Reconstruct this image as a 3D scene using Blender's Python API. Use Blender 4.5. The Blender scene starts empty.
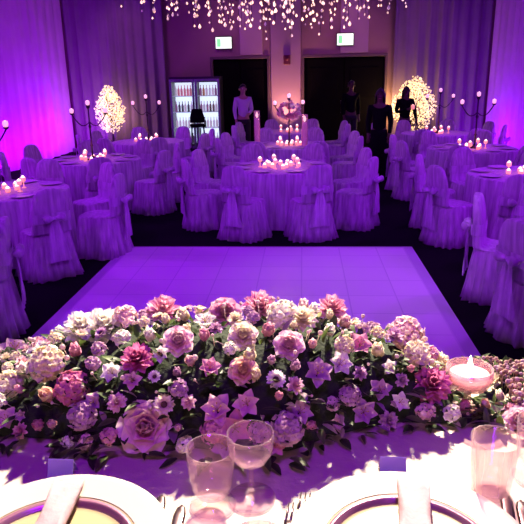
import bpy, bmesh, math, random
from mathutils import Vector, Matrix, Quaternion
C = bpy.context.scene.collection
PI = math.pi
R = math.radians
rnd = random.Random(7)

# ------------------------------------------------------------------ helpers
class MB:
    """collects verts / faces (material slots, vertex colours) and links ONE mesh object"""
    def __init__(s): s.v=[]; s.f=[]; s.m=[]; s.c=[]; s.col=(1,1,1); s.mi=0
    def vert(s,p,c=None): s.v.append(tuple(p)); s.c.append(c or s.col); return len(s.v)-1
    def face(s,ix): s.f.append(tuple(ix)); s.m.append(s.mi)
    def grid(s,rows,closed=False,cols=None):
        ids=[[s.vert(p,cols[i][j] if cols else None) for j,p in enumerate(r)] for i,r in enumerate(rows)]
        n=len(rows[0])
        for i in range(len(rows)-1):
            for j in range(n if closed else n-1):
                k=(j+1)%n
                s.face((ids[i][j],ids[i][k],ids[i+1][k],ids[i+1][j]))
        return ids
    def loft(s,loops,cap0=True,cap1=True):
        ids=s.grid(loops,True)
        if cap0: s.face(tuple(reversed(ids[0])))
        if cap1: s.face(tuple(ids[-1]))
    def box(s,cx,cy,cz,sx,sy,sz,rz=0,bev=0):
        x,y,z=sx/2,sy/2,sz/2
        b=min(bev,x*.9,y*.9,z*.9)
        c,sn=math.cos(rz),math.sin(rz)
        def T(px,py,pz): return (cx+px*c-py*sn, cy+px*sn+py*c, cz+pz)
        if b<=0:
            s.loft([[T(-x,-y,q),T(x,-y,q),T(x,y,q),T(-x,y,q)] for q in (-z,z)])
        else:
            def lp(i,q): return [T(-x+i,-y+b,q),T(-x+b,-y+i,q),T(x-b,-y+i,q),T(x-i,-y+b,q),T(x-i,y-b,q),T(x-b,y-i,q),T(-x+b,y-i,q),T(-x+i,y-b,q)]
            s.loft([lp(b*.7,-z),lp(0,-z+b),lp(0,z-b),lp(b*.7,z)])
    def lathe(s,prof,n=20,c=(0,0,0),cap0=True,cap1=True):
        s.loft([[(c[0]+r*math.cos(2*PI*j/n),c[1]+r*math.sin(2*PI*j/n),c[2]+z) for j in range(n)] for r,z in prof],cap0,cap1)
    def tube(s,pts,r,n=8,taper=None):
        pts=[Vector(p) for p in pts]; loops=[]
        ref=None
        for i,p in enumerate(pts):
            t=(pts[min(i+1,len(pts)-1)]-pts[max(i-1,0)]).normalized()
            if ref is None: ref=Vector((0,0,1)) if abs(t.z)<.9 else Vector((1,0,0))
            a=t.cross(ref).normalized(); b=t.cross(a).normalized(); ref=b.cross(t)*1.0 if False else ref
            rr=r if taper is None else r*(1+(taper-1)*i/(len(pts)-1))
            loops.append([p+a*rr*math.cos(2*PI*j/n)+b*rr*math.sin(2*PI*j/n) for j in range(n)])
        s.loft(loops)
    def ball(s,c,r,n=8,sz=1.0,m=None):
        m=m or max(4,n//2)
        prof=[(max(r*math.sin(PI*i/m),r*.02),-r*sz*math.cos(PI*i/m)) for i in range(m+1)]
        s.lathe(prof,n,c)
    def build(s,name,mats,parent=None,smooth=True,loc=None):
        me=bpy.data.meshes.new(name); me.from_pydata(s.v,[],s.f)
        if not isinstance(mats,(list,tuple)): mats=[mats]
        for m in mats: me.materials.append(m)
        me.polygons.foreach_set('material_index',s.m)
        if smooth: me.polygons.foreach_set('use_smooth',[True]*len(s.f))
        a=me.color_attributes.new('Col','FLOAT_COLOR','POINT')
        a.data.foreach_set('color',[q for c in s.c for q in (c[0],c[1],c[2],1.0)])
        me.update()
        bm=bmesh.new(); bm.from_mesh(me); bmesh.ops.recalc_face_normals(bm,faces=bm.faces)
        bm.to_mesh(me); bm.free()
        o=bpy.data.objects.new(name,me); C.objects.link(o)
        if parent: o.parent=parent
        if loc: o.location=loc
        return o
def autosmooth(o,ang=35):
    me=o.data; bm=bmesh.new(); bm.from_mesh(me)
    for e in bm.edges:
        if len(e.link_faces)==2 and e.calc_face_angle(0)>R(ang): e.smooth=False
    bm.to_mesh(me); bm.free(); return o
def thing(name,label,cat,loc=(0,0,0),rz=0,group=None):
    o=bpy.data.objects.new(name,None); C.objects.link(o); o.empty_display_size=.1
    o.location=loc; o.rotation_euler=(0,0,rz); return tag(o,label,cat,group)
def tag(o,label,cat,group=None,kind=None):
    o['label']=label; o['category']=cat
    if group: o['group']=group
    if kind: o['kind']=kind
    return o
def struct(o): o['kind']='structure'; return o
KIDS={}
def dup(root,loc,rz,label,group=None):
    r=root.copy(); C.objects.link(r); r.location=loc; r.rotation_euler=(0,0,rz); r['label']=label
    if group: r['group']=group
    def rec(src,dst):
        for ch in src.children:
            c=ch.copy(); C.objects.link(c); c.parent=dst; rec(ch,c)
    rec(root,r); return r

# ------------------------------------------------------------------ materials
def mat(name,col=(.8,.8,.8),rough=.6,metal=0,emit=None,es=0,noise=0,nscale=8,sheen=0,bump=0,bscale=40,trans=0,ior=1.45,alpha=1,spec=.5,sss=0):
    m=bpy.data.materials.new(name); m.use_nodes=True; nt=m.node_tree; b=nt.nodes['Principled BSDF']
    b.inputs['Base Color'].default_value=(*col,1); b.inputs['Roughness'].default_value=rough; b.inputs['Metallic'].default_value=metal
    b.inputs['Specular IOR Level'].default_value=spec
    if sheen: b.inputs['Sheen Weight'].default_value=sheen
    if trans: b.inputs['Transmission Weight'].default_value=trans; b.inputs['IOR'].default_value=ior
    if alpha<1: b.inputs['Alpha'].default_value=alpha
    if emit: b.inputs['Emission Color'].default_value=(*emit,1); b.inputs['Emission Strength'].default_value=es
    tc=nt.nodes.new('ShaderNodeTexCoord')
    if noise:
        n=nt.nodes.new('ShaderNodeTexNoise'); n.inputs['Scale'].default_value=nscale; n.inputs['Detail'].default_value=4
        nt.links.new(tc.outputs['Object'],n.inputs['Vector'])
        mx=nt.nodes.new('ShaderNodeMix'); mx.data_type='RGBA'
        mx.inputs['A'].default_value=(*[c*(1-noise) for c in col],1); mx.inputs['B'].default_value=(*[min(1,c*(1+noise)) for c in col],1)
        nt.links.new(n.outputs['Fac'],mx.inputs['Factor']); nt.links.new(mx.outputs['Result'],b.inputs['Base Color'])
    if bump:
        n2=nt.nodes.new('ShaderNodeTexNoise'); n2.inputs['Scale'].default_value=bscale; n2.inputs['Detail'].default_value=3
        nt.links.new(tc.outputs['Object'],n2.inputs['Vector'])
        bp=nt.nodes.new('ShaderNodeBump'); bp.inputs['Strength'].default_value=bump; bp.inputs['Distance'].default_value=.01
        nt.links.new(n2.outputs['Fac'],bp.inputs['Height']); nt.links.new(bp.outputs['Normal'],b.inputs['Normal'])
    m.cycles.emission_sampling='NONE' if emit else 'AUTO'
    return m
def petal_mat(name,transl=.35,rough=.6):
    m=bpy.data.materials.new(name); m.use_nodes=True; nt=m.node_tree; b=nt.nodes['Principled BSDF']; out=nt.nodes['Material Output']
    at=nt.nodes.new('ShaderNodeVertexColor'); at.layer_name='Col'
    n=nt.nodes.new('ShaderNodeTexNoise'); n.inputs['Scale'].default_value=90; tc=nt.nodes.new('ShaderNodeTexCoord')
    nt.links.new(tc.outputs['Object'],n.inputs['Vector'])
    mr=nt.nodes.new('ShaderNodeMapRange'); mr.inputs['To Min'].default_value=.75; mr.inputs['To Max'].default_value=1.2
    nt.links.new(n.outputs['Fac'],mr.inputs['Value'])
    mx=nt.nodes.new('ShaderNodeMix'); mx.data_type='RGBA'; mx.blend_type='MULTIPLY'; mx.inputs['Factor'].default_value=1
    nt.links.new(at.outputs['Color'],mx.inputs['A']); nt.links.new(mr.outputs['Result'],mx.inputs['B'])
    nt.links.new(mx.outputs['Result'],b.inputs['Base Color']); b.inputs['Roughness'].default_value=rough; b.inputs['Specular IOR Level'].default_value=.25
    tr=nt.nodes.new('ShaderNodeBsdfTranslucent'); nt.links.new(mx.outputs['Result'],tr.inputs['Color'])
    ms=nt.nodes.new('ShaderNodeMixShader'); ms.inputs['Fac'].default_value=transl
    nt.links.new(b.outputs['BSDF'],ms.inputs[1]); nt.links.new(tr.outputs['BSDF'],ms.inputs[2]); nt.links.new(ms.outputs['Shader'],out.inputs['Surface'])
    return m
def drape_mat(name,col,transl=.2):
    m=mat(name,col,.85,noise=.12,nscale=3,spec=.1); return m
M={}
M['carpet']=mat('carpet',(.004,.003,.004),.97,noise=.6,nscale=30,spec=.1,bump=.4,bscale=200)
M['wall']=mat('wall_paint',(.30,.17,.18),.85,noise=.1,nscale=2)
M['wallpanel']=mat('wall_panel',(.42,.27,.34),.8,noise=.08,nscale=2)
M['ceil']=mat('ceiling_paint',(.10,.08,.09),.9,noise=.1)
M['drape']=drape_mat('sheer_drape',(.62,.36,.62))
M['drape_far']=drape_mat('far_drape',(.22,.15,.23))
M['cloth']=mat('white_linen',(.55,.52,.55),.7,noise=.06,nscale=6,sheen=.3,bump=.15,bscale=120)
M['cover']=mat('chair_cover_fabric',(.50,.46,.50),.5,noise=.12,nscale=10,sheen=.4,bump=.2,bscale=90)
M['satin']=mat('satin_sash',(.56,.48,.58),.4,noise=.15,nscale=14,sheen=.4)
M['tablewhite']=mat('head_table_linen',(.50,.43,.33),.75,noise=.04,nscale=20,bump=.25,bscale=60)
M['black']=mat('black_metal',(.012,.011,.013),.4,noise=.2)
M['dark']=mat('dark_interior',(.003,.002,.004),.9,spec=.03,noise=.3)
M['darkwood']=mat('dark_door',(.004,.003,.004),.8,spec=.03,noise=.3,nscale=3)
M['frame']=mat('door_frame',(.12,.07,.08),.6,noise=.1)
M['silver']=mat('silver',(.20,.14,.15),.3,1,noise=.1)
M['gold']=mat('brushed_gold',(.75,.58,.28),.25,1,noise=.1)
M['iron']=mat('wrought_iron',(.05,.035,.05),.35,.8,noise=.2)
def glass(name,col=(1,1,1),rough=0.0):
    m=mat(name,col,rough,trans=1,ior=1.46,noise=.01); return m
def thin_glass(name,tint,body,fb=.12):
    m=bpy.data.materials.new(name); m.use_nodes=True; nt=m.node_tree; b=nt.nodes['Principled BSDF']; out=nt.nodes['Material Output']
    b.inputs['Base Color'].default_value=(*body,1); b.inputs['Roughness'].default_value=.06; b.inputs['Metallic'].default_value=.3
    tc=nt.nodes.new('ShaderNodeTexCoord'); no=nt.nodes.new('ShaderNodeTexNoise'); no.inputs['Scale'].default_value=30; nt.links.new(tc.outputs['Object'],no.inputs['Vector'])
    lw=nt.nodes.new('ShaderNodeLayerWeight'); lw.inputs['Blend'].default_value=.35
    mr=nt.nodes.new('ShaderNodeMapRange'); mr.inputs['To Min'].default_value=fb; mr.inputs['To Max'].default_value=.75; pw=nt.nodes.new('ShaderNodeMath'); pw.operation='POWER'; pw.inputs[1].default_value=2.2; nt.links.new(lw.outputs['Facing'],pw.inputs[0]); nt.links.new(pw.outputs['Value'],mr.inputs['Value'])
    ad=nt.nodes.new('ShaderNodeMath'); ad.operation='MULTIPLY_ADD'; ad.inputs[1].default_value=.06; nt.links.new(no.outputs['Fac'],ad.inputs[0]); nt.links.new(mr.outputs['Result'],ad.inputs[2])
    tr=nt.nodes.new('ShaderNodeBsdfTransparent'); tr.inputs['Color'].default_value=(*tint,1)
    ms=nt.nodes.new('ShaderNodeMixShader'); nt.links.new(ad.outputs['Value'],ms.inputs['Fac']); nt.links.new(tr.outputs['BSDF'],ms.inputs[1]); nt.links.new(b.outputs['BSDF'],ms.inputs[2]); nt.links.new(ms.outputs['Shader'],out.inputs['Surface'])
    return m
M['glass']=thin_glass('clear_glass',(1,.92,.94),(.80,.64,.70),.02)
M['pinkglass']=thin_glass('pink_glass',(1,.85,.88),(.90,.62,.64),.30)
M['wax']=mat('candle_wax',(.85,.75,.7),.5,noise=.05,emit=(1,.62,.5),es=.8)
M['cglow']=mat('glowing_glass',(.9,.5,.45),.3,noise=.1,emit=(1,.27,.2),es=.9)
M['flame']=mat('candle_flame',(1,.8,.5),.5,noise=.05,emit=(1,.74,.68),es=2.6)
M['bulb']=mat('fairy_bulb',(1,.9,.8),.5,noise=.05,emit=(1,.68,.50),es=1.9)
def twinkle(m,scale,lo,hi,c2):
    nt=m.node_tree; b=nt.nodes['Principled BSDF']; g=nt.nodes.new('ShaderNodeNewGeometry'); wn=nt.nodes.new('ShaderNodeTexNoise'); wn.inputs['Scale'].default_value=scale; wn.inputs['Detail'].default_value=1
    nt.links.new(g.outputs['Position'],wn.inputs['Vector']); mr=nt.nodes.new('ShaderNodeMapRange'); mr.inputs['From Min'].default_value=.33; mr.inputs['From Max'].default_value=.67; mr.inputs['To Min'].default_value=lo; mr.inputs['To Max'].default_value=hi
    nt.links.new(wn.outputs['Fac'],mr.inputs['Value']); nt.links.new(mr.outputs['Result'],b.inputs['Emission Strength'])
    mx=nt.nodes.new('ShaderNodeMix'); mx.data_type='RGBA'; mx.inputs['A'].default_value=b.inputs['Emission Color'].default_value; mx.inputs['B'].default_value=(*c2,1)
    nt.links.new(wn.outputs['Color'],mx.inputs['Factor']); nt.links.new(mx.outputs['Result'],b.inputs['Emission Color'])
twinkle(M['bulb'],9,.12,3.2,(1,.46,.2))
M['treebulb']=mat('blossom_light',(1,.9,.7),.5,noise=.05,emit=(1,.76,.38),es=1.15)
M['wire']=mat('wire',(.10,.07,.08),.6,noise=.1)
M['leaf']=petal_mat('leaf',.25,.45)
M['petal']=petal_mat('petal',.38,.65)
M['core']=mat('floral_foam',(.012,.022,.008),.95,noise=.5,nscale=40,bump=.6,bscale=80)
M['skin']=mat('skin',(.45,.26,.2),.55,noise=.08)
M['hair']=mat('hair',(.012,.008,.007),.6,noise=.3,nscale=60)
M['trouser']=mat('dark_trousers',(.01,.009,.012),.8,noise=.2)
M['shirt']=mat('white_shirt',(.62,.55,.68),.7,noise=.08)
M['suit']=mat('black_suit',(.004,.003,.005),.85,spec=.05,noise=.2)
M['card']=mat('place_card',(.30,.2,.55),.7,noise=.04)  # a white card, its violet shade put into the base colour
M['plate']=mat('dinner_plate',(.75,.73,.76),.25,noise=.03)
M['green']=mat('exit_green',(.1,.5,.2),.6,noise=.05,emit=(.30,.9,.38),es=1.0)
M['exitface']=mat('exit_face',(.8,.9,.8),.6,noise=.03,emit=(.85,1,.78),es=1.35)
M['alarm']=mat('alarm_red',(.14,.01,.03),.5,noise=.05)

twinkle(M['treebulb'],14,.45,1.5,(1,.6,.2))
def shade_streaks(m,k):  # paints vertical fold highlights and shade into the fabric colour
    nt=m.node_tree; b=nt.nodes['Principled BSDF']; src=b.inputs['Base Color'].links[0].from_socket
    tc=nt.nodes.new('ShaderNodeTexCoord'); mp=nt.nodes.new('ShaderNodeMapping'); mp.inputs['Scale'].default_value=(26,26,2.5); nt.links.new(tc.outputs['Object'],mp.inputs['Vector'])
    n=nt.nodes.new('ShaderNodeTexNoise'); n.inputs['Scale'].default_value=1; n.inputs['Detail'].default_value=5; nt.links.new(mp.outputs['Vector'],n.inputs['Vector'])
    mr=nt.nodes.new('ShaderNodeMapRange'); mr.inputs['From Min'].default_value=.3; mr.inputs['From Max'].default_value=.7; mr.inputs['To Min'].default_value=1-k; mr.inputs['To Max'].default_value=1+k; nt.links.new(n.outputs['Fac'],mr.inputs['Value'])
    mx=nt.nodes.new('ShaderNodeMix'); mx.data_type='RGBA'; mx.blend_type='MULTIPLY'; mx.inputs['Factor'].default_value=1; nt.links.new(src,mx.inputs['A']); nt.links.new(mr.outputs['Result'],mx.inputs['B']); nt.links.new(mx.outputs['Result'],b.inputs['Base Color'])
for q in ('cover','cloth','satin'): shade_streaks(M[q],.38)
# ------------------------------------------------------------------ camera
CAMZ=1.97; YAW=R(4.0592); PITCH=R(17.239); ROLL=R(1.1); F=600.0
fwd=Vector((-math.sin(YAW)*math.cos(PITCH),math.cos(YAW)*math.cos(PITCH),-math.sin(PITCH)))
rt=Vector((math.cos(YAW),math.sin(YAW),0)); dn=fwd.cross(rt)
r2=rt*math.cos(ROLL)+dn*math.sin(ROLL); d2=dn*math.cos(ROLL)-rt*math.sin(ROLL)
cd=bpy.data.cameras.new('camera'); cam=bpy.data.objects.new('camera',cd); C.objects.link(cam)
cd.sensor_width=36; cd.lens=F/524*36; cd.clip_start=.05; cd.clip_end=60
cam.matrix_world=Matrix(((r2.x,-d2.x,-fwd.x,0),(r2.y,-d2.y,-fwd.y,0),(r2.z,-d2.z,-fwd.z,CAMZ),(0,0,0,1)))
bpy.context.scene.camera=cam
EYE=Vector((0,0,CAMZ))
def ray(u,v): return (r2*((u-262)/F)+d2*((v-262)/F)+fwd).normalized()
def onz(u,v,z):
    w=ray(u,v); return EYE+w*((z-CAMZ)/w.z)
def ony(u,v,y):
    w=ray(u,v); return EYE+w*(y/w.y)

# ------------------------------------------------------------------ room shell
XL,XR,YF,YB,ZC=-6.7,5.1,17.3,-2.6,4.7
b=MB(); b.box((XL+XR)/2,(YF+YB)/2,-.05,XR-XL+3,YF-YB+4,.1); struct(b.build('floor',M['carpet'],smooth=False))
b=MB(); b.box((XL+XR)/2,(YF+YB)/2,ZC+.05,XR-XL+.4,YF-YB+.4,.1); struct(b.build('ceiling',M['ceil'],smooth=False))
b=MB(); b.box(XL-.1,(YF+YB)/2,ZC/2,.2,YF-YB+.4,ZC); struct(b.build('wall_left',M['wall'],smooth=False))
b=MB(); b.box(XR+.1,(YF+YB)/2,ZC/2,.2,YF-YB+.4,ZC); struct(b.build('wall_right',M['wall'],smooth=False))
b=MB(); b.box((XL+XR)/2,YB-.1,ZC/2,XR-XL,.2,ZC); struct(b.build('wall_back',M['wall'],smooth=False))
D1=(-2.49,-.98); D2=(.03,2.22); DH=2.42
b=MB()
for x0,x1,z0,z1 in ((XL,D1[0],0,ZC),(D1[1],D2[0],0,ZC),(D2[1],XR,0,ZC),(D1[0],D1[1],DH,ZC),(D2[0],D2[1],DH,ZC)):
    b.box((x0+x1)/2,YF+.1,(z0+z1)/2,x1-x0,.2,z1-z0)
struct(b.build('wall_far',M['wall'],smooth=False))
# shallow lighter pilasters on the far wall
n=1
for x0,x1,z0,z1 in ((-1.72,-1.10,DH+.1,ZC-.02),(-.88,-.06,0.0,ZC-.02),(1.0,1.75,DH+.1,ZC-.02)):
    b=MB(); b.box((x0+x1)/2,YF-.02,(z0+z1)/2,x1-x0,.04,z1-z0,bev=.01)
    struct(b.build('trim_%d'%n,M['wallpanel'],smooth=False)); n+=1
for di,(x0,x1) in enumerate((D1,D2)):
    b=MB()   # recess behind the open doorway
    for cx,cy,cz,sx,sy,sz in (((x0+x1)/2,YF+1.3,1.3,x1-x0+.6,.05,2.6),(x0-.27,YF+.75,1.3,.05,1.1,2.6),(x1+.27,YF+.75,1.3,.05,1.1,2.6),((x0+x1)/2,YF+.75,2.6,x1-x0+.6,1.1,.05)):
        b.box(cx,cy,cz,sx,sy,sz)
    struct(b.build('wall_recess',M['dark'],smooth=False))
    b=MB()
    for cx,cz,sx,sz in ((x0-.03,DH/2,.06,DH),(x1+.03,DH/2,.06,DH),((x0+x1)/2,DH+.035,x1-x0+.12,.07)):
        b.box(cx,YF-.01,cz,sx,.06,sz,bev=.006)
    struct(b.build('trim_%d'%n,M['frame'],smooth=False)); n+=1
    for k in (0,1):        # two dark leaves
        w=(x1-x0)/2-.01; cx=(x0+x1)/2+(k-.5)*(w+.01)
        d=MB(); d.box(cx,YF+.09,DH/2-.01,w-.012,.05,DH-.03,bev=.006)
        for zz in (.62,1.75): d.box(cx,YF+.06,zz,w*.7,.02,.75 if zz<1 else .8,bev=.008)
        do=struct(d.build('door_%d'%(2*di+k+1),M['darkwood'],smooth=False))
        h=MB(); hx=cx+(.5-k)*(w-.14)*1.0
        h.tube([(hx,YF+.05,.95),(hx,YF+.0,.97),(hx,YF+.0,1.25),(hx,YF+.05,1.27)],.012,8); h.build('door_handle',M['iron'],do)
# stage riser under the head table
b=MB(); b.box((XL+XR)/2,-.55,.3,XR-XL-.02,4.06,.6,bev=.01); struct(b.build('floor_stage',M['carpet'],smooth=False))

# ------------------------------------------------------------------ drapes
def drape(p0,p1,z0,z1,label,m,amp=.06,wl=.33,seed=0,flare=0):
    rr=random.Random(seed); p0,p1=Vector(p0),Vector(p1); L=(p1-p0).length; t=(p1-p0)/L; nrm=Vector((-t.y,t.x))
    n=max(12,int(L/wl*10)); ph=0; xs=[]
    for i in range(n+1):
        s=L*i/n; ph+=(2*PI*L/n/wl)*(.75+.5*rr.random()); xs.append((s,ph))
    rows=[]
    for k in range(9):
        z=z0+(z1-z0)*k/8; row=[]
        for s,p in xs:
            a=amp*(1+.35*math.sin(p*.23+k*.2)); off=a*math.sin(p+.25*math.sin(k*.6))+.35*a*math.sin(2.1*p)
            q=p0+t*s+nrm*(off); row.append((q.x,q.y,z))
        rows.append(row)
    b=MB(); b.grid(rows)
    o=b.build('drape',m); tag(o,label,'curtain'); return o
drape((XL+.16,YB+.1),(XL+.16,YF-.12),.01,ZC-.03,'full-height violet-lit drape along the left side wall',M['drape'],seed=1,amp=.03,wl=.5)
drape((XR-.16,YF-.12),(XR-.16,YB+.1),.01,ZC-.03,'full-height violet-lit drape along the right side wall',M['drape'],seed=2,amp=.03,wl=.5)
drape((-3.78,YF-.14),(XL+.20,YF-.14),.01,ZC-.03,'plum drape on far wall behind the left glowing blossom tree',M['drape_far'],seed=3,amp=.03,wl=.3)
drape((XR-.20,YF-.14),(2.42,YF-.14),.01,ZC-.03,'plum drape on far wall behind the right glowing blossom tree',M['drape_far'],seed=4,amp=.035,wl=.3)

# ------------------------------------------------------------------ dance floor
x0,x1,y0,y1=-2.17,1.29,1.75,6.94
t=thing('dance_floor','glossy white square-panelled dance floor lit purple','dance floor',((x0+x1)/2,(y0+y1)/2,0))
m=bpy.data.materials.new('dance_panels'); m.use_nodes=True; nt=m.node_tree; bs=nt.nodes['Principled BSDF']
tc=nt.nodes.new('ShaderNodeTexCoord'); br=nt.nodes.new('ShaderNodeTexBrick')
br.offset=0; br.inputs['Scale'].default_value=1; br.inputs['Brick Width'].default_value=.43; br.inputs['Row Height'].default_value=.43
br.inputs['Mortar Size'].default_value=.006; br.inputs['Color1'].default_value=(.86,.84,.86,1); br.inputs['Color2'].default_value=(.80,.78,.82,1); br.inputs['Mortar'].default_value=(.66,.64,.70,1)
nt.links.new(tc.outputs['Object'],br.inputs['Vector']); nt.links.new(br.outputs['Color'],bs.inputs['Base Color'])
bs.inputs['Roughness'].default_value=.32; bs.inputs['Specular IOR Level'].default_value=.45
b=MB(); b.box(0,0,.015,x1-x0-.24,y1-y0-.24,.03); b.build('floor_panel',m,t,smooth=False)
hx,hy=(x1-x0)/2,(y1-y0)/2; i=.13
for a,c in (((-hx,-hy),(hx,-hy)),((hx,-hy),(hx,hy)),((hx,hy),(-hx,hy)),((-hx,hy),(-hx,-hy))):
    b=MB(); a=Vector(a); c=Vector(c); d=(c-a).normalized(); nn=Vector((-d.y,d.x))
    ai=a+d*i+nn*i; ci=c-d*i+nn*i
    b.grid([[(a.x,a.y,.001),(c.x,c.y,.001)],[(a.x,a.y,.006),(c.x,c.y,.006)],[(ai.x,ai.y,.031),(ci.x,ci.y,.031)],[(ai.x,ai.y,.001),(ci.x,ci.y,.001)]])
    b.build('edge_ramp',mat('dance_edge',(.60,.55,.66),.45,noise=.05),t,smooth=False)

# ------------------------------------------------------------------ chairs and tables
def sloop(hx,y0,y1,z,n=88,e=3.2,fold=0,k=13,ph=0,zt=None):
    cy=(y0+y1)/2; hy=(y1-y0)/2; out=[]
    for j in range(n):
        a=2*PI*j/n; c,s=math.cos(a),math.sin(a)
        f=1+fold*math.sin(k*a+ph)+.5*fold*math.sin(5*a+ph*2)
        x=math.copysign(abs(c)**(2/e),c)*hx*f; y=math.copysign(abs(s)**(2/e),s)*hy*f
        out.append((x,cy+y,z))
    return out
def make_chair(seed):
    ph=seed*1.7
    t=thing('banquet_chair','','chair')
    b=MB()
    L=[sloop(.30,-.25,.315,.005,fold=.085,k=17,ph=ph),sloop(.262,-.24,.29,.15,fold=.07,k=17,ph=ph),sloop(.238,-.23,.275,.32,fold=.045,k=17,ph=ph),
       sloop(.222,-.225,.262,.455,fold=.006,ph=ph),sloop(.212,-.21,.255,.475,fold=0),
       sloop(.208,.10,.262,.480,e=4),sloop(.203,.175,.268,.50,e=4),sloop(.194,.185,.276,.66,e=4,fold=.022,k=17,ph=ph),sloop(.176,.205,.290,.80,e=3.6,fold=.012,k=17,ph=ph),sloop(.150,.22,.298,.885,e=3.0),
       sloop(.108,.232,.300,.925,e=2.6),sloop(.05,.245,.294,.942,e=2.2)]
    b.loft(L)
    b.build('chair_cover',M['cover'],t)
    s=MB()
    P=[sloop(.208,.178,.288,.60,e=4,fold=.006,ph=ph),sloop(.208,.176,.293,.64,e=4,fold=.01,ph=ph),sloop(.202,.18,.294,.70,e=4,fold=.006,ph=ph)]
    s.grid(P,True)
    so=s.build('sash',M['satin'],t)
    w=MB()
    w.ball((0,.318,.65),.026,10,.9)
    for sx in (-1,1):
        rows=[]
        for i in range(9):                  # bow loop
            u=i/8; xx=sx*(.015+.095*math.sin(u*PI*.5)); op=.035*math.sin(PI*min(u*1.05,1))**.7+.006
            rows.append([(xx,.32+.03*math.sin(PI*u)+.035*math.cos(q*PI/4),.65+op*math.sin(q*PI/4)+.012*u) for q in range(8)])
        w.loft(rows)
        rows=[]
        for i in range(8):                  # tail
            u=i/7; rows.append([(sx*(.008+.04*u+.020*q*(.5+u)),.318+.012*u+.010*math.sin(q*2+u*5),.64-.44*u) for q in range(-2,4)])
        w.grid(rows)
    w.build('bow',M['satin'],so)
    return t
chair_protos=[make_chair(0),make_chair(1)]
chair_used=[False,False]
TABLES=[ # key,x,y,offset,desc, angles to keep
 ('C1',-.32,8.42,22.5,'front middle table'),('C2',-.25,11.15,22.5,'second middle table'),('C3',-.27,13.9,22.5,'rear middle table'),
 ('L0',-3.60,3.97,22.5,'nearest left table'),('L1',-3.45,6.68,0,'second left table'),('L2',-3.30,9.38,22.5,'third left table'),('L3',-3.12,12.1,22.5,'rear left table'),
 ('R0',2.80,4.86,22.5,'nearest right table'),('R1',2.78,7.6,22.5,'second right table'),('R2',2.82,10.35,22.5,'third right table'),('R3',2.80,13.1,22.5,'rear right table')]
POS0=['right end','far right','far side','far left','left end','near left','near side','near right']
POS1=['right side towards the back','far side towards the right','far side towards the left','left side towards the back','left side towards the front','near side towards the left','near side towards the right','right side towards the front']
SKIP={('L0',k) for k in (2,3,4,5,6)}|{('R0',k) for k in (0,1,6,7)}|{('L1',4),('L1',5)}
RT=.72; RC=1.10
def cloth_mesh(seed):
    rr=random.Random(seed); b=MB(); n=112; ph=[rr.random()*6 for _ in range(4)]
    def w(a): return .55*math.sin(13*a+ph[0]+.6*math.sin(3*a+ph[2]))+.3*math.sin(21*a+ph[1])+.25*math.sin(7*a+ph[3])
    loops=[]
    for r in (.02,.3,.55,.69): loops.append([(r*math.cos(2*PI*j/n),r*math.sin(2*PI*j/n),.752) for j in range(n)])
    for z,r,am in ((.752,RT-.012,0),(.748,RT-.003,0),(.735,RT+.004,.003),(.62,RT+.005,.014),(.4,RT+.01,.022),(.2,RT+.015,.028),(.01,RT+.02,.03)):
        loops.append([((r+am*w(2*PI*j/n))*math.cos(2*PI*j/n),(r+am*w(2*PI*j/n))*math.sin(2*PI*j/n),z) for j in range(n)])
    b.loft(loops,True,False); return b
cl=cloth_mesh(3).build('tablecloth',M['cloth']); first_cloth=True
pl=None
def plate_obj():
    b=MB(); b.lathe([(.004,.002),(.07,.002),(.075,.004),(.13,.018),(.133,.020),(.128,.020),(.075,.008),(.004,.007)],28); return b.build('dinner_plate',M['plate'])
plate0=plate_obj(); plate_first=True
def votive(h):
    t=thing('votive_candle','','candle')
    b=MB(); b.lathe(([(.026,0),(.026,.004),(.006,.01),(.006,h-.01)] if h else [])+[(.016,h),(.026,h+.002),(.030,h+.02),(.032,h+.048),(.029,h+.048),(.026,h+.010),(.01,h+.008)],14); b.build('glass_cup',M['cglow'],t)
    b=MB(); b.lathe([(.022,h+.010),(.022,h+.028),(.004,h+.03)],12); b.build('wax',M['wax'],t)
    b=MB(); b.lathe([(.006,h+.030),(.018,h+.038),(.021,h+.050),(.016,h+.062),(.005,h+.072)],10); b.build('flame',M['flame'],t)
    return t
votives=[votive(0),votive(.075)]; vused=[False,False]
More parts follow.
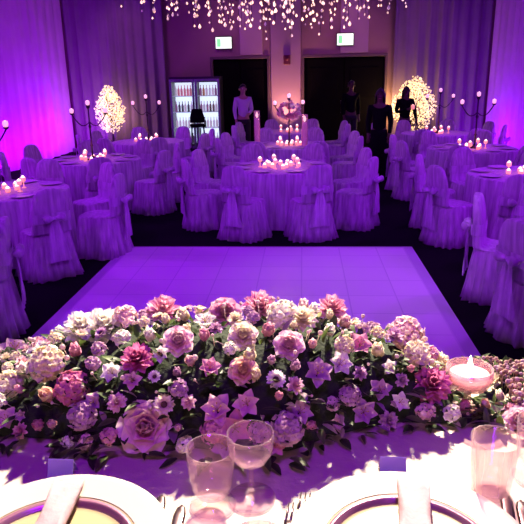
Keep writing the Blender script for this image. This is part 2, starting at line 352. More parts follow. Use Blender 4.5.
for key,tx,ty,off,desc in TABLES:
    if first_cloth: o=cl; first_cloth=False
    else: o=cl.copy(); C.objects.link(o)
    o.location=(tx,ty,0); o.rotation_euler=(0,0,rnd.random()*6)
    tag(o,'floor-length white linen cloth over the round %s'%desc,'tablecloth','round guest table cloths')
    for k in range(8):
        if (key,k) in SKIP: continue
        a=R(45*k+off); rc=RC-.05*abs(math.sin(a)); x=tx+rc*math.cos(a); y=ty+rc*math.sin(a); rz=a-PI/2+rnd.uniform(-.05,.05)
        lab='purple-lit covered chair at the %s of the %s'%((POS0 if off==0 else POS1)[k],desc)
        v=(k+len(key)+int(tx*3))%2
        if not chair_used[v]:
            chair_used[v]=True; c=chair_protos[v]; c.location=(x,y,0); c.rotation_euler=(0,0,rz); c['label']=lab; c['group']='covered chairs around the guest tables'
        else: dup(chair_protos[v],(x,y,0),rz,lab,'covered chairs around the guest tables')
    if key in ('C1','C2','L1','L2','R1','R2'):
        for k in range(8):
            a=R(45*k+off); p=(tx+.55*math.cos(a),ty+.55*math.sin(a),.7535)
            if plate_first: o=plate0; plate_first=False
            else: o=plate0.copy(); C.objects.link(o)
            o.location=p; tag(o,'white dinner plate on the %s at its %s'%(desc,(POS0 if off==0 else POS1)[k]),'plate','plates on the guest tables')
    if key not in ('L0','R0'):
        nv={'C1':15,'C2':12,'C3':10}.get(key,11)
        for k in range(nv):
            a=2*PI*k/nv+.3; rr=(.20+.05*rnd.random() if k%3 else .14)*(1.15 if key=='C1' else 1)
            p=(tx+rr*math.cos(a),ty+rr*math.sin(a),.7535)
            v=(k//3+k)%2; g=('stemmed' if v else 'low')+' votive candles on the %s'%desc
            lab=('glowing votive candle on a raised stem, on the %s' if v else 'low glowing votive candle standing on the cloth of the %s')%desc
            if not vused[v]: o=votives[v]; o.location=p; o['label']=lab; o['group']=g; vused[v]=True
            else: dup(votives[v],p,0,lab,g)

for key,tx,ty,off,desc in TABLES:
    if key not in ('L0','R0'): LAMPS=globals().setdefault('LAMPS',[]); LAMPS.append((tx,ty-.05,1.0))
# ------------------------------------------------------------------ candelabra
def make_candelabra():
    t=thing('candelabra','','candelabra')
    b=MB(); b.lathe([(.085,0),(.085,.012),(.05,.022),(.022,.05)],20); b.build('base',M['iron'],t)
    b=MB(); b.lathe([(.013,.045),(.013,.2),(.024,.22),(.013,.24),(.012,.48),(.026,.51),(.012,.54),(.011,.78),(.03,.80),(.034,.83)],12); b.build('stem',M['iron'],t)
    for k in (0,2):
        a=k*PI/2; d=Vector((math.cos(a),math.sin(a),0)); pts=[]
        for i in range(13):
            u=i/12; pts.append(d*(.26*u)+Vector((0,0,.58-.09*math.sin(PI*u)*(1-u*.3)+.11*u**2)))
        s=MB(); s.tube(pts,.009,6); e=pts[-1]; s.lathe([(.006,0),(.03,.012),(.034,.028)],10,(e.x,e.y,e.z-.004)); s.build('arm',M['iron'],t)
    return t
cand0=make_candelabra()
candle0=thing('globe_candle','','candle'); candle0.scale=(.82,.82,.82)
b=MB(); b.lathe([(.012,0),(.03,.008),(.040,.045),(.034,.085),(.031,.085),(.036,.045),(.026,.012),(.004,.010)],14); b.build('glass_globe',mat('globe_glass',(.95,.7,.8),.2,noise=.05,emit=(1,.42,.52),es=1.1),candle0)
b=MB(); b.lathe([(.018,.012),(.018,.035),(.003,.036)],10); b.build('wax',M['wax'],candle0)
b=MB(); b.lathe([(.006,.036),(.022,.046),(.027,.062),(.020,.080),(.006,.092)],10); b.build('flame',M['flame'],candle0)
first=True; firstc=True
for key,x,y,rz,desc in (('L1',-3.62,6.72,.1,'second left table'),('L2',-3.32,9.38,.06,'third left table'),('L3',-3.10,12.1,.1,'rear left table'),('R2',2.86,10.35,.05,'third right table'),('R3',2.84,13.1,-.1,'rear right table'),('C2',-.25,11.15,.3,'second middle table')):
    lab='dark branched candelabra standing on the %s'%desc
    if first: cand0.location=(x,y,.7535); cand0.rotation_euler=(0,0,rz); cand0['label']=lab; cand0['group']='candelabra on guest tables'; first=False
    else: dup(cand0,(x,y,.7535),rz,lab,'candelabra on guest tables')
    spots=[(0,0,.83)]+[(.26*math.cos(q*PI/2+rz),.26*math.sin(q*PI/2+rz),.69+.022) for q in (0,2)]
    for qi,(dx,dy,dz) in enumerate(spots):
        p=(x+dx,y+dy,.7535+dz)
        lab='lit globe candle on the %s of the candelabra on the %s'%(['central top','right arm','left arm'][qi],desc)
        if firstc: candle0.location=p; candle0['label']=lab; candle0['group']='globe candles on candelabra'; firstc=False
        else: dup(candle0,p,0,lab,'globe candles on candelabra')

# ------------------------------------------------------------------ head table
TZ=1.35; TX0,TX1,TY0,TY1=-1.9,1.9,.36,1.235
t=thing('head_table','long head table under white linen carrying the flower garland','table',(0,(TY0+TY1)/2,.602))
b=MB(); b.box(0,0,TZ-.602-.03,TX1-TX0-.04,TY1-TY0-.04,.04,bev=.008); b.build('tabletop',M['darkwood'],t,smooth=False)
for sx in (-1,1):
    for sy in (-1,1):
        b=MB(); b.tube([(sx*1.7,sy*.42,0),(sx*1.7,sy*.42,TZ-.602-.05)],.02,10); b.build('leg',M['iron'],t)
b=MB(); n=240; rr=random.Random(11)
def rect(i,g,z,am):
    hx=(TX1-TX0)/2-i; hy=(TY1-TY0)/2-i; per=2*(2*hx+2*hy); out=[]
    for j in range(n):
        s=per*j/n
        if s<2*hx: p=(-hx+s,-hy); nn=(0,-1)
        elif s<2*hx+2*hy: p=(hx,-hy+s-2*hx); nn=(1,0)
        elif s<4*hx+2*hy: p=(hx-(s-2*hx-2*hy),hy); nn=(0,1)
        else: p=(-hx,hy-(s-4*hx-2*hy)); nn=(-1,0)
        w=g+am*(.6*math.sin(2*PI*j/n*31)+.4*math.sin(2*PI*j/n*47+1))
        out.append((p[0]+nn[0]*w,p[1]+nn[1]*w+(TY0+TY1)/2,z))
    return out
b.loft([rect(.3,0,TZ,0),rect(.04,0,TZ,0),rect(.01,0,TZ-.001,0),rect(0,.004,TZ-.012,0),rect(0,.008,TZ-.25,.014),rect(0,.014,.612,.03)],True,False)
tag(b.build('tablecloth',M['tablewhite']),'white linen cloth covering the long head table in the foreground','tablecloth')

# ------------------------------------------------------------------ flower garland
SIL=[(-70,352),(0,346),(40,338),(60,322),(85,314),(120,314),(160,301),(225,300),(262,294),(300,297),(335,300),(360,318),(405,322),(432,345),(442,362),(450,392),(488,394),(498,372),(524,378),(560,385)]
FY,FD=1.065,.165
HX=[]
for u,v in SIL:
    p=ony(u,v,FY+.03); HX.append((p.x,max(.03,p.z-TZ)))
def hmound(x):
    if x<=HX[0][0]: return max(0,HX[0][1]*(1-(HX[0][0]-x)/.08))
    if x>=HX[-1][0]: return max(0,HX[-1][1]*(1-(x-HX[-1][0])/.06))
    for (a,ha),(c,hc) in zip(HX,HX[1:]):
        if a<=x<=c: return ha+(hc-ha)*(x-a)/(c-a)
FRONT=[(onz(u,v,TZ).x,onz(u,v,TZ).y) for u,v in ((-70,452),(0,448),(60,452),(110,460),(150,456),(200,464),(290,466),(330,447),(365,436),(400,428),(450,430),(490,430),(540,440))]
def fdepth(x):
    if x<=FRONT[0][0]: return FY-FRONT[0][1]
    if x>=FRONT[-1][0]: return FY-FRONT[-1][1]
    for (a,ya),(c,yc) in zip(FRONT,FRONT[1:]):
        if a<=x<=c: return FY-(ya+(yc-ya)*(x-a)/(c-a))
def Hs(x,y,k=1.0,sub=.022):
    q=1-((y-FY)/(FD if y>FY else fdepth(x)))**2
    if q<=0: return 0
    return max(0,hmound(x)-sub)*q**.55*k
def surf(u,v,sub=.022):
    d=ray(u,v); best=None
    s=.6
    while s<2.2:
        p=EYE+d*s; h=p.z-TZ-Hs(p.x,p.y,1,sub)
        if h<=.001 and p.y<FY+FD*.8: return p
        if p.y<FY+FD*.5 and (best is None or h<best[0]): best=(h,p.copy())
        s+=.004
    return best[1]
def snorm(p):
    e=.012; dx=(Hs(p.x+e,p.y)-Hs(p.x-e,p.y))/(2*e); dy=(Hs(p.x,p.y+e)-Hs(p.x,p.y-e))/(2*e)
    return Vector((-dx*.7,-dy,1)).normalized()
arr=thing('flower_garland','long low garland of pink, cream and mauve flowers on the head table','flower arrangement',(0,FY,TZ+.001))
AL=Vector((0,FY,TZ+.001))
def mixc(a,c,t): return tuple(a[i]+(c[i]-a[i])*t for i in range(3))
def petal(b,az,r0,z0,t0,t1,L,W,cup,c0,c1,rr,ruf=0,pt=.6,nu=5,nv=5):
    """petal rising from radius r0; tilt (from vertical) goes t0 -> t1 along its length L"""
    rows=[];cols=[]; r=r0; z=z0; ca,sa=math.cos(az),math.sin(az)
    for i in range(nu+1):
        t=i/nu; a=t0+(t1-t0)*t
        if i: r+=L/nu*math.sin(a); z+=L/nu*math.cos(a)
        w=W*(max(.02,math.sin(PI*(.12+(.88-pt*.0)*t*.98)))**pt) if pt<2 else W*(1-t)*min(1,t*4+.25)
        if i==nu: w*=.75
        row=[];cc=[]
        for j in range(nv):
            s=-1+2*j/(nv-1); wob=ruf*rr.uniform(-1,1)*(t**1.5)
            rad=r-cup*w*s*s*math.cos(a)+wob; zz=z+cup*w*s*s*math.sin(a)*.8+wob*.7
            y=s*w*.5
            row.append((rad*ca-y*sa,rad*sa+y*ca,zz)); cc.append(mixc(c0,c1,min(1,t*1.1)*(1-.15*abs(s))))
        rows.append(row); cols.append(cc)
    b.grid(rows,cols=cols)
def bl_rose(s,c0,c1,rr):
    b=MB(); r=s/2
    for k,(n,r0,t0,t1,L,W) in enumerate(((3,.04,-.05,.0,.62,.6),(4,.10,.05,-.1,.70,.72),(5,.16,.25,.15,.74,.85),(5,.2,.55,.6,.80,.98),(6,.2,.85,1.25,.92,1.1),(6,.2,1.15,1.75,.98,1.15))):
        a0=rr.random()*6
        for j in range(n): petal(b,a0+2*PI*j/n+rr.uniform(-.1,.1),r0*r,-.25*r-k*.02*r,t0,t1+rr.uniform(-.1,.15),L*r,W*r,.35,mixc(c0,(.5,.3,.2),.1),mixc(c1,c0,.5-.1*k),rr,.02*r)
    return b
def bl_peony(s,c0,c1,rr,rings=6):
    b=MB(); r=s/2
    for k in range(rings):
        u=k/(rings-1); n=5+k
        for j in range(n): petal(b,rr.random()*.5+2*PI*j/n+k,.05*r+.1*r*u,-.35*r,.1+1.15*u,.2+1.5*u,r*(1.15-.2*u),r*.6,.25,c0,mixc(c1,c0,rr.random()*.4),rr,.09*r,.5)
    return b
def bl_daisy(s,c0,c1,rr):
    b=MB(); r=s/2
    for k,(n,t) in enumerate(((9,.75),(10,1.15),(10,1.5))):
        for j in range(n): petal(b,2*PI*j/n+k*.3,.28*r,-.1*r,t*.7,t,.72*r,.42*r,.3,c0,c1,rr,.02*r,.5,4,3)
    return b
def bl_lily(s,c0,c1,rr):
    b=MB(); r=s/2
    for k in (0,1):
        for j in range(3): petal(b,2*PI*j/3+k*PI/3+rr.uniform(-.1,.1),.05*r,-.5*r,.2+rr.uniform(-.1,.1),1.15+.2*k+rr.uniform(-.25,.25),1.25*r,(.85+.1*k)*r,.35,c1,mixc(c0,c1,.3),rr,.03*r,.75)
    return b
def bl_cluster(s,c0,c1,rr,n=58,fl=.27,sz=.8):
    b=MB(); r=s/2
    for i in range(n):
        ph=i*2.399; ct=1-(i+.5)/n*1.15; st=math.sqrt(max(0,1-ct*ct)); d=Vector((st*math.cos(ph),st*math.sin(ph),ct))
        q=(d+Vector((rr.uniform(-.3,.3),rr.uniform(-.3,.3),rr.uniform(-.2,.4)))).to_track_quat('Z','Y'); f=MB(); cc=mixc(c0,c1,rr.random())
        m=rr.choice((4,5))
        for j in range(m): petal(f,2*PI*j/m+rr.random(),.01*r,0,.6,1.4,fl*r,fl*r*.95,.2,mixc(cc,(.6,.6,.3),.3),cc,rr,.03*r,.5,3,3)
        base=d*r*.74*rr.uniform(.72,1.12); base.z*=sz; o=len(b.v)
        for v,c in zip(f.v,f.c): b.v.append(tuple(base+q@Vector(v))); b.c.append(c)
        for fa in f.f: b.f.append(tuple(x+o for x in fa)); b.m.append(0)
    return b
def bl_bud(s,c0,c1,rr):
    b=MB(); r=s/2
    for k,(n,t0,t1) in enumerate(((3,.15,-.35),(4,.45,-.45),(5,.75,-.1))):
        for j in range(n): petal(b,2*PI*j/n+k*.5+rr.random()*.3,.08*r,-.6*r,t0,t1,1.5*r,.95*r,.4,c0,mixc(c1,c0,rr.random()*.3),rr,.02*r)
    return b
DEEP=((.50,.07,.24),(.74,.25,.45)); PINK=((.66,.24,.38),(.86,.50,.60)); PALE=((.80,.45,.50),(.92,.70,.72)); CREAM=((.80,.66,.42),(.95,.86,.72)); WHITE=((.86,.80,.64),(.97,.93,.88)); MAUVE=((.42,.20,.38),(.74,.47,.64)); PEACH=((.80,.46,.30),(.95,.74,.58))
KIND={'rose':bl_rose,'peony':bl_peony,'daisy':bl_daisy,'lily':bl_lily,'hydrangea':bl_cluster,'rosebud':bl_bud}
placed=[]
def bloom(kind,p,axis,s,col,label=None,seed=0,**kw):
    rr=random.Random(seed); b=KIND[kind](s,col[0],col[1],rr,**kw)
    o=b.build(kind,M['petal'],arr,loc=p-AL)
    q=Vector(axis).to_track_quat('Z','Y')@Quaternion((0,0,1),rr.random()*6.28); o.rotation_mode='QUATERNION'; o.rotation_quaternion=q
    if label: o['label']=label
    r=s/2
    if kind=='daisy':
        c=MB(); c.col=(.10,.06,.03); c.ball((0,0,.02*r),.30*r,12,.5); c.build('flower_centre',M['leaf'],o)
    elif kind=='lily':
        c=MB(); c.col=(.45,.28,.08)
        for j in range(5):
            a=j*1.26; c.tube([(0,0,-.3*r),(.08*r*math.cos(a),.08*r*math.sin(a),.2*r),(.25*r*math.cos(a),.25*r*math.sin(a),.5*r)],.018*r,4); c.ball((.25*r*math.cos(a),.25*r*math.sin(a),.5*r),.05*r,5)
        c.build('stamens',M['leaf'],o)
    elif kind=='rosebud':
        c=MB(); c.col=(.07,.13,.03)
        for j in range(5): petal(c,2*PI*j/5,.05*r,-.75*r,.8,.1,.8*r,.35*r,.3,(.05,.10,.02),(.12,.2,.05),rr,0,2.5,3,3)
        c.tube([(0,0,-1.5*r),(0,0,-.6*r)],.07*r,5); c.build('calyx',M['leaf'],o)
    placed.append((p.copy(),r)); return o
def ppm(p): return F/((p-EYE).dot(fwd))
LIST=[ # u,v,px size,kind,colour,label
(82,326,34,'peony',WHITE,'large creamy white bloom, left lobe of the pair'),(104,325,36,'peony',WHITE,'large creamy white bloom, right lobe of the pair'),
(125,313,26,'hydrangea',PALE,None),(163,309,31,'peony',PINK,'pink bloom standing at the top left of the garland'),(183,315,22,'rosebud',CREAM,None),
(137,358,30,'peony',DEEP,'deep pink ruffled bloom on the left'),(75,350,22,'rosebud',PINK,None),(45,362,40,'hydrangea',CREAM,None),(14,350,30,'lily',MAUVE,None),(8,382,32,'hydrangea',CREAM,None),(24,371,26,'rosebud',WHITE,None),
(47,395,28,'rosebud',PEACH,'peach bud at the left'),(70,387,36,'hydrangea',DEEP,'deep pink clustered bloom low on the left'),(81,414,32,'hydrangea',MAUVE,None),(93,402,20,'lily',MAUVE,None),
(145,427,47,'rose',PALE,'largest open rose, pale pink, low on the left front'),(164,404,22,'daisy',CREAM,'cream flower with dark centre beside the largest rose'),(132,381,20,'lily',PALE,None),(112,373,24,'lily',WHITE,None),
(225,311,28,'rose',PINK,'pink rose standing up behind the centre left'),(205,322,24,'lily',WHITE,None),(260,305,32,'peony',PINK,'pink ruffled bloom at the crest of the garland'),(284,312,36,'hydrangea',WHITE,None),(303,318,26,'peony',CREAM,None),(303,306,20,'rosebud',PALE,None),
(243,335,26,'rose',CREAM,'cream yellow rose at the centre'),(289,344,27,'rose',PALE,None),(250,356,24,'rosebud',CREAM,None),(243,370,26,'rose',PEACH,None),(256,374,20,'rosebud',CREAM,None),
(276,379,20,'daisy',WHITE,'small white flower with dark centre at the middle front'),(190,361,20,'rosebud',PALE,None),(210,368,22,'lily',PINK,None),(178,340,27,'rose',PALE,None),(186,330,18,'rosebud',CREAM,None),
(332,307,28,'peony',PINK,'pink bloom at the crest, right of centre'),(345,322,22,'rosebud',PALE,None),(340,364,26,'lily',WHITE,None),(318,373,30,'lily',MAUVE,None),
(217,410,34,'lily',PALE,None),(235,428,36,'lily',PINK,None),(214,430,30,'hydrangea',PINK,None),(247,404,28,'lily',PALE,None),(226,446,30,'lily',MAUVE,None),(260,432,26,'hydrangea',MAUVE,None),
(288,428,36,'hydrangea',MAUVE,'mauve cluster low at the middle front'),(300,412,26,'lily',MAUVE,None),(311,426,20,'rosebud',PINK,None),(275,445,24,'lily',PINK,None),
(407,331,40,'hydrangea',PALE,'pale pink rounded bloom on the right'),(360,345,26,'lily',PINK,None),(378,350,24,'rosebud',CREAM,None),(417,352,30,'hydrangea',CREAM,None),(390,368,18,'lily',WHITE,None),
(432,384,34,'peony',DEEP,'deep pink bloom beside the candle bowl'),(380,390,24,'lily',MAUVE,None),(364,412,28,'lily',MAUVE,None),(350,395,24,'hydrangea',MAUVE,None),(400,402,20,'lily',WHITE,None),(464,411,20,'rosebud',PINK,None),(440,362,22,'peony',CREAM,None),
(345,344,22,'hydrangea',CREAM,None),(38,425,22,'rosebud',PINK,None),(52,424,18,'rosebud',PALE,None),(6,420,26,'lily',PALE,None),(177,372,16,'rosebud',MAUVE,None),(518,428,26,'rose',PALE,'pale rose at the far right end of the garland'),
(330,330,20,'rosebud',WHITE,None),(268,330,24,'rosebud',PINK,None),(150,335,22,'rosebud',WHITE,None),(485,408,18,'rosebud',PEACH,None)]
for i,(u,v,sp,kind,col,lab) in enumerate(LIST):
    p=surf(u,v); s=sp/ppm(p)*1.06; p.z=max(p.z,TZ+s*.45)
    n=snorm(p); d=(EYE-p).normalized(); ax=(n*.55+d*.55+Vector((0,0,.25))+Vector((rnd.uniform(-.2,.2),rnd.uniform(-.2,.2),0)))
    if kind=='rose': ax=d+n*.25+Vector((0,0,.25))
    kw={}
    if kind=='peony': kw={'rings':6}
    o=bloom(kind,p,ax,s,col,lab,seed=100+i,**kw)
    vs=o.data.vertices; mid=sum((x.co for x in vs),Vector())/len(vs); c=AL+o.location+o.rotation_quaternion@mid
    dp=(c-EYE).dot(fwd); w=ray(u,v); tgt=EYE+w*(dp/w.dot(fwd)); o.location+=tgt-c
    zb=min((AL+o.location+o.rotation_quaternion@x.co).z for x in vs); o.location.z+=max(0,TZ+.004-zb)
# smaller fill-in flowers, front, top and back
cnt={}
tries=0
while tries<2500 and len(placed)<290:
    tries+=1
    x=rnd.uniform(HX[0][0]+.02,HX[-1][0]-.02); y=math.sin(rnd.uniform(-1.5,1.2)); y=FY+y*(FD if y>0 else fdepth(x)); h=Hs(x,y)
    if h<.02: continue
    s=rnd.uniform(.024,.038); p=Vector((x,y,TZ+max(h,s*.6)))
    if any((p-q).length<(r+s*.5)*.95 for q,r in placed): continue
    n=snorm(p); kind=rnd.choice(['lily','rosebud','rosebud','hydrangea','peony','daisy','hydrangea','peony']); 
    if cnt.get(kind,0)>60: continue
    cnt[kind]=cnt.get(kind,0)+1
    front=y<FY-.06
    col=rnd.choice([PALE,CREAM,WHITE,CREAM,PINK,MAUVE]) if not front else rnd.choice([MAUVE,PINK,PALE,MAUVE,WHITE])
    kw={'n':24,'fl':.38} if kind=='hydrangea' else ({'rings':4} if kind=='peony' else {})
    bloom(kind,p+n*(s*.15),n+Vector((rnd.uniform(-.4,.4),rnd.uniform(-.6,.1),.2)),s,col,None,seed=500+tries,**kw)
# leaves
b=MB()
def leaf(p,d,up,L,W,c0,c1):
    d=d.normalized(); s=d.cross(up)
    if s.length<.05: s=d.cross(Vector((1,.3,0)))
    s.normalize(); nn=s.cross(d); rows=[];cols=[]
    for i in range(5):
        t=i/4; w=W*math.sin(PI*(.08+.9*t))**.9; q=p+d*(L*t)-nn*(L*.35*t*t); q.z=max(q.z,TZ+.004); q.y=min(q.y,TY1-.01)
        rows.append([(r_.x,r_.y,max(r_.z,TZ+.003)) for r_ in (q-s*w*.5+nn*w*.15,q,q+s*w*.5+nn*w*.15)]); cols.append([c1,c0,c1])
    b.grid(rows,cols=cols)
for i in range(1400):
    x=rnd.uniform(HX[0][0]-.03,HX[-1][0]+.02); y=math.sin(rnd.uniform(-1.57,1.5)); y=FY+y*(FD if y>0 else fdepth(x)); h=Hs(x,y)
    if hmound(x)<.02: continue
    p=Vector((x,y,TZ+max(.004,h*rnd.uniform(.70,.94)))); n=snorm(p)
    if any(r_>.016 and (p-q_).length<r_*.85 for q_,r_ in placed): continue
    d=n*.8+Vector((rnd.uniform(-1,1),rnd.uniform(-1,.6),rnd.uniform(-.1,.6)))
    if p.z<TZ+.035: d.z=abs(d.z)*.5+.2
    k=rnd.random(); g=rnd.uniform(.6,1.2)
    c=(.028*g,.058*g,.016*g) if k<.6 else ((.08*g,.13*g,.03*g) if k<.85 else ((.42*g,.44*g,.22*g) if k<.94 else (.30*g,.18*g,.26*g)))
    leaf(p,d,Vector((rnd.uniform(-.3,.3),rnd.uniform(-.3,.3),1)),rnd.uniform(.018,.042),rnd.uniform(.007,.017),c,mixc(c,(.3,.35,.15),.15))
o=b.build('foliage',M['leaf'],arr,loc=-AL); o['kind']='stuff'
b=MB()
for i in range(420):   # brownish dry filler at the right end, sparse elsewhere
    x=rnd.uniform(.385,.52) if i<300 else rnd.uniform(HX[0][0],.4); y=rnd.uniform(-.95,.9); y=FY+y*(FD if y>0 else fdepth(x)); h=Hs(x,y,1,-.005 if i<300 else .0)
    if h<.015: continue
    p=Vector((x,y,TZ+h+rnd.uniform(-.01,.006))); b.col=rnd.choice([(.42,.25,.20),(.30,.17,.14),(.60,.40,.36),(.5,.3,.4)]) if i<300 else (.75,.6,.55)
    p.z=max(p.z,TZ+.009); b.ball(p,rnd.uniform(.0025,.006),5)
    if rnd.random()<.5 and p.z>TZ+.04: b.tube([p,p-snorm(p)*.03],.0008,3)
o=b.build('filler_sprigs',M['petal'],arr,loc=-AL); o['kind']='stuff'; o['label']='tiny dry brownish-pink filler sprigs'
b=MB(); rows=[]
xs=[HX[0][0]-.05+(HX[-1][0]-HX[0][0]+.09)*i/60 for i in range(61)]
for x in xs: rows.append([(x,FY+(FD if j>7 else fdepth(x))*.82*math.sin(PI*(j/14-.5)),TZ+.002+max(0,(hmound(x)-.055))*max(0,math.cos(PI*(j/14-.5)))**.9+.006*math.sin(x*90+j*3)*math.cos(PI*(j/14-.5))) for j in range(15)])
b.grid(rows); b.build('moss_base',M['core'],arr,loc=-AL)
# candle bowl among the flowers
p=onz(468,388,TZ+.045)
t=thing('candle_bowl','lit candle in a wide pink glass bowl at the right end of the flowers','candle',(p.x,p.y,TZ+.001))
b=MB(); b.lathe([(.003,0),(.03,.001),(.03,.004),(.007,.008),(.007,.036),(.02,.043),(.037,.052),(.044,.070),(.043,.088),(.0415,.088),(.042,.070),(.034,.055),(.003,.047)],32); b.build('glass_bowl',M['pinkglass'],t)
b=MB(); b.lathe([(.003,.050),(.030,.056),(.036,.070),(.036,.076),(.003,.074)],24); b.build('wax',mat('bowl_wax',(.95,.7,.62),.5,noise=.05,emit=(1,.55,.42),es=.55),t)
b=MB(); b.lathe([(.002,.076),(.005,.084),(.0055,.091),(.003,.102),(.0008,.112)],12); b.build('flame',mat('big_flame',(1,.8,.6),.5,noise=.05,emit=(1,.85,.65),es=12),t)
# ------------------------------------------------------------------ place settings on the head table
T=TZ+.0008
def charger(px,py,label):
    t=thing('charger_plate',label,'plate',(px,py,T))
    b=MB(); b.lathe([(.004,.003),(.10,.003),(.108,.004),(.113,.009),(.119,.011),(.158,.017),(.165,.019),(.166,.021),(.163,.0225),(.157,.021),(.120,.0155),(.114,.0135),(.108,.0085),(.10,.0075),(.004,.0075)],72)
    b.build('plate_body',mat('charger_cream',(.36,.29,.14),.4,noise=.06,nscale=5),t)
    b=MB(); b.loft([[(r*math.cos(2*PI*j/72),r*math.sin(2*PI*j/72),z) for j in range(72)] for r,z in ((.1085,.0095),(.112,.0133),(.117,.0158),(.1175,.0166),(.1125,.0143),(.1095,.0105))],False,False); b.build('rim_shade_band',mat('charger_shade_band',(.30,.13,.20),.3,.5,noise=.1),t)  # dark band paints the shading line where the rim meets the well
    b=MB(); b.loft([[(r*math.cos(2*PI*j/72),r*math.sin(2*PI*j/72),z) for j in range(72)] for r,z in ((.121,.0165),(.156,.0222),(.1635,.0235),(.1655,.0225))],False,False); b.build('rim',mat('charger_rim',(.46,.41,.34),.3,noise=.03),t)
PR=onz(412,553,TZ+.02); PL=onz(46,556,TZ+.02)
charger(PR.x,PR.y,'cream and gold charger plate at the right place setting'); charger(PL.x,PL.y,'cream and gold charger plate at the left place setting')
def napkin(u0,v0,u1,v1,w,label):
    a=onz(u0,v0,TZ+.03); c=onz(u1,v1,TZ+.03); d=(c-a); L=d.length; d.normalize(); s=Vector((-d.y,d.x,0)); b=MB(); rows=[]
    for i in range(15):
        tt=i/14; q=a+d*(L*tt); row=[]
        for j in range(16):
            an=2*PI*j/16; cx=math.copysign(abs(math.cos(an))**.5,math.cos(an)); sz=math.copysign(abs(math.sin(an))**.6,math.sin(an))
            ww=w*.5*(1-.22*math.sin(PI*tt)*.6)*(1 if 0<i<14 else .96)
            h=.009*(1 if 0<i<14 else .5)*(1+.35*math.sin(j*2.3+tt*5))
            row.append((q.x+s.x*cx*ww,q.y+s.y*cx*ww,TZ+.034+sz*h+.002*math.sin(tt*9+j)))
        rows.append(row)
    b.loft(rows); tag(b.build('napkin',mat('napkin',(.38,.25,.25),.8,noise=.05,nscale=30,bump=.2,bscale=70)),label,'napkin')
napkin(70,484,30,572,.048,'pale pink folded napkin lying across the left charger plate'); napkin(413,484,418,575,.050,'pale pink folded napkin lying across the right charger plate')
def card(u,v,label):
    p=onz(u,v,TZ); b=MB(); w=.021; h=.03; dd=.013
    for sg in (-1,1):
        b.loft([[(-w,sg*dd,0),(w,sg*dd,0),(w,sg*(dd-.0012),0),(-w,sg*(dd-.0012),0)],[(-w,0,h),(w,0,h),(w,-sg*.0012,h-.001),(-w,-sg*.0012,h-.001)]])
    tag(b.build('place_card',M['card'],smooth=False,loc=(p.x,p.y,T)),label,'place card')
card(63,475,'small folded place card behind the left charger plate'); card(392,473,'small folded place card behind the right charger plate')
def lathe_thing(name,prof,m,u,v,label,cat,n=40):
    p=onz(u,v,TZ); b=MB(); b.lathe(prof,n); return tag(b.build(name,m,loc=(p.x,p.y,T)),label,cat)
gob=[(.004,0),(.034,.001),(.035,.003),(.012,.006),(.008,.011),(.009,.017),(.024,.024),(.030,.036),(.034,.066),(.0362,.101),(.0348,.101),(.0325,.066),(.028,.038),(.021,.029),(.004,.026)]
lathe_thing('water_goblet',gob,M['glass'],213,506,'short-stemmed clear water goblet in front of the lilac flowers','glass')
win=[(.004,0),(.036,.001),(.036,.003),(.008,.006),(.004,.014),(.0038,.052),(.008,.060),(.024,.070),(.032,.083),(.035,.100),(.035,.116),(.034,.116),(.0340,.100),(.031,.084),(.022,.072),(.004,.065)]
lathe_thing('wine_glass',win,M['glass'],252,499,'tall clear wine glass with thin stem right of the goblet','glass')
tum=[(.004,0),(.027,0),(.029,.003),(.036,.095),(.0345,.095),(.0278,.008),(.004,.007)]
lathe_thing('tumbler',tum,M['glass'],490,492,'clear glass tumbler behind the right plate rim','glass')
lathe_thing('water_goblet',gob,M['glass'],535,478,'clear goblet cut off by the right edge of the picture','glass')
p=onz(258,545,TZ+.09)
b=MB(); b.lathe(tum,40); o=tag(b.build('tumbler',M['glass'],loc=(p.x,p.y,T)),'tumbler of pink drink at the bottom edge between the plates','glass')
b=MB(); b.lathe([(.003,.0085),(.0272,.0085),(.0335,.086),(.003,.086)],32); b.build('drink',mat('rose_juice',(.85,.42,.45),.1,noise=.03,sss=.3),o)
# cutlery
def along(u0,v0,u1,v1):
    a=onz(u0,v0,TZ); c=onz(u1,v1,TZ); d=c-a; return a,math.atan2(d.y,d.x)-PI/2
def strip(b,pts,z0=.001,th=.0022,bow=0):     # outline symmetric: (y, halfwidth)
    rows=[]
    for y,hw in pts:
        zz=z0+bow*math.sin(max(0,min(1,(y)/.2))*PI)
        rows.append([(-hw,y,zz+th*.5),(-hw*.6,y,zz),(hw*.6,y,zz),(hw,y,zz+th*.5),(hw*.6,y,zz+th),(-hw*.6,y,zz+th)])
    b.loft(rows)
def cutlery(kind,u0,v0,u1,v1,label):
    a,rz=along(u0,v0,u1,v1); b=MB(); L=.19
    if kind=='knife': strip(b,[(0,.004),(.01,.0055),(.09,.005),(.10,.004),(.105,.0085),(.17,.009),(.185,.006),(L,.001)])
    elif kind=='spoon': strip(b,[(0,.004),(.02,.0055),(.11,.0032),(.135,.005),(.145,.012),(.16,.0165),(.18,.014),(L,.003)],bow=.004)
    else:
        strip(b,[(0,.004),(.02,.0055),(.11,.0035),(.13,.006),(.142,.012),(.15,.0125)],bow=.004)
        for k in range(4):
            x=-.0105+.007*k; b.tube([(x,.148,.0045),(x,.172,.0055),(x,L,.004)],.0016,6,.6)
    o=b.build(kind,M['silver']); o.rotation_euler=(0,0,rz); d=Vector((-math.sin(rz),math.cos(rz),0))
    tip=onz(u1,v1,TZ); o.location=(tip.x-d.x*L,tip.y-d.y*L,T+.0006); tag(o,label,kind)
cutlery('knife',152,540,162,497,'silver knife nearest the left charger plate'); cutlery('knife',174,540,182,507,'second silver knife from the left charger plate')
cutlery('fork',290,540,296,506,'outer silver fork left of the right charger plate'); cutlery('fork',303,540,308,496,'inner silver fork touching distance from the right charger plate')
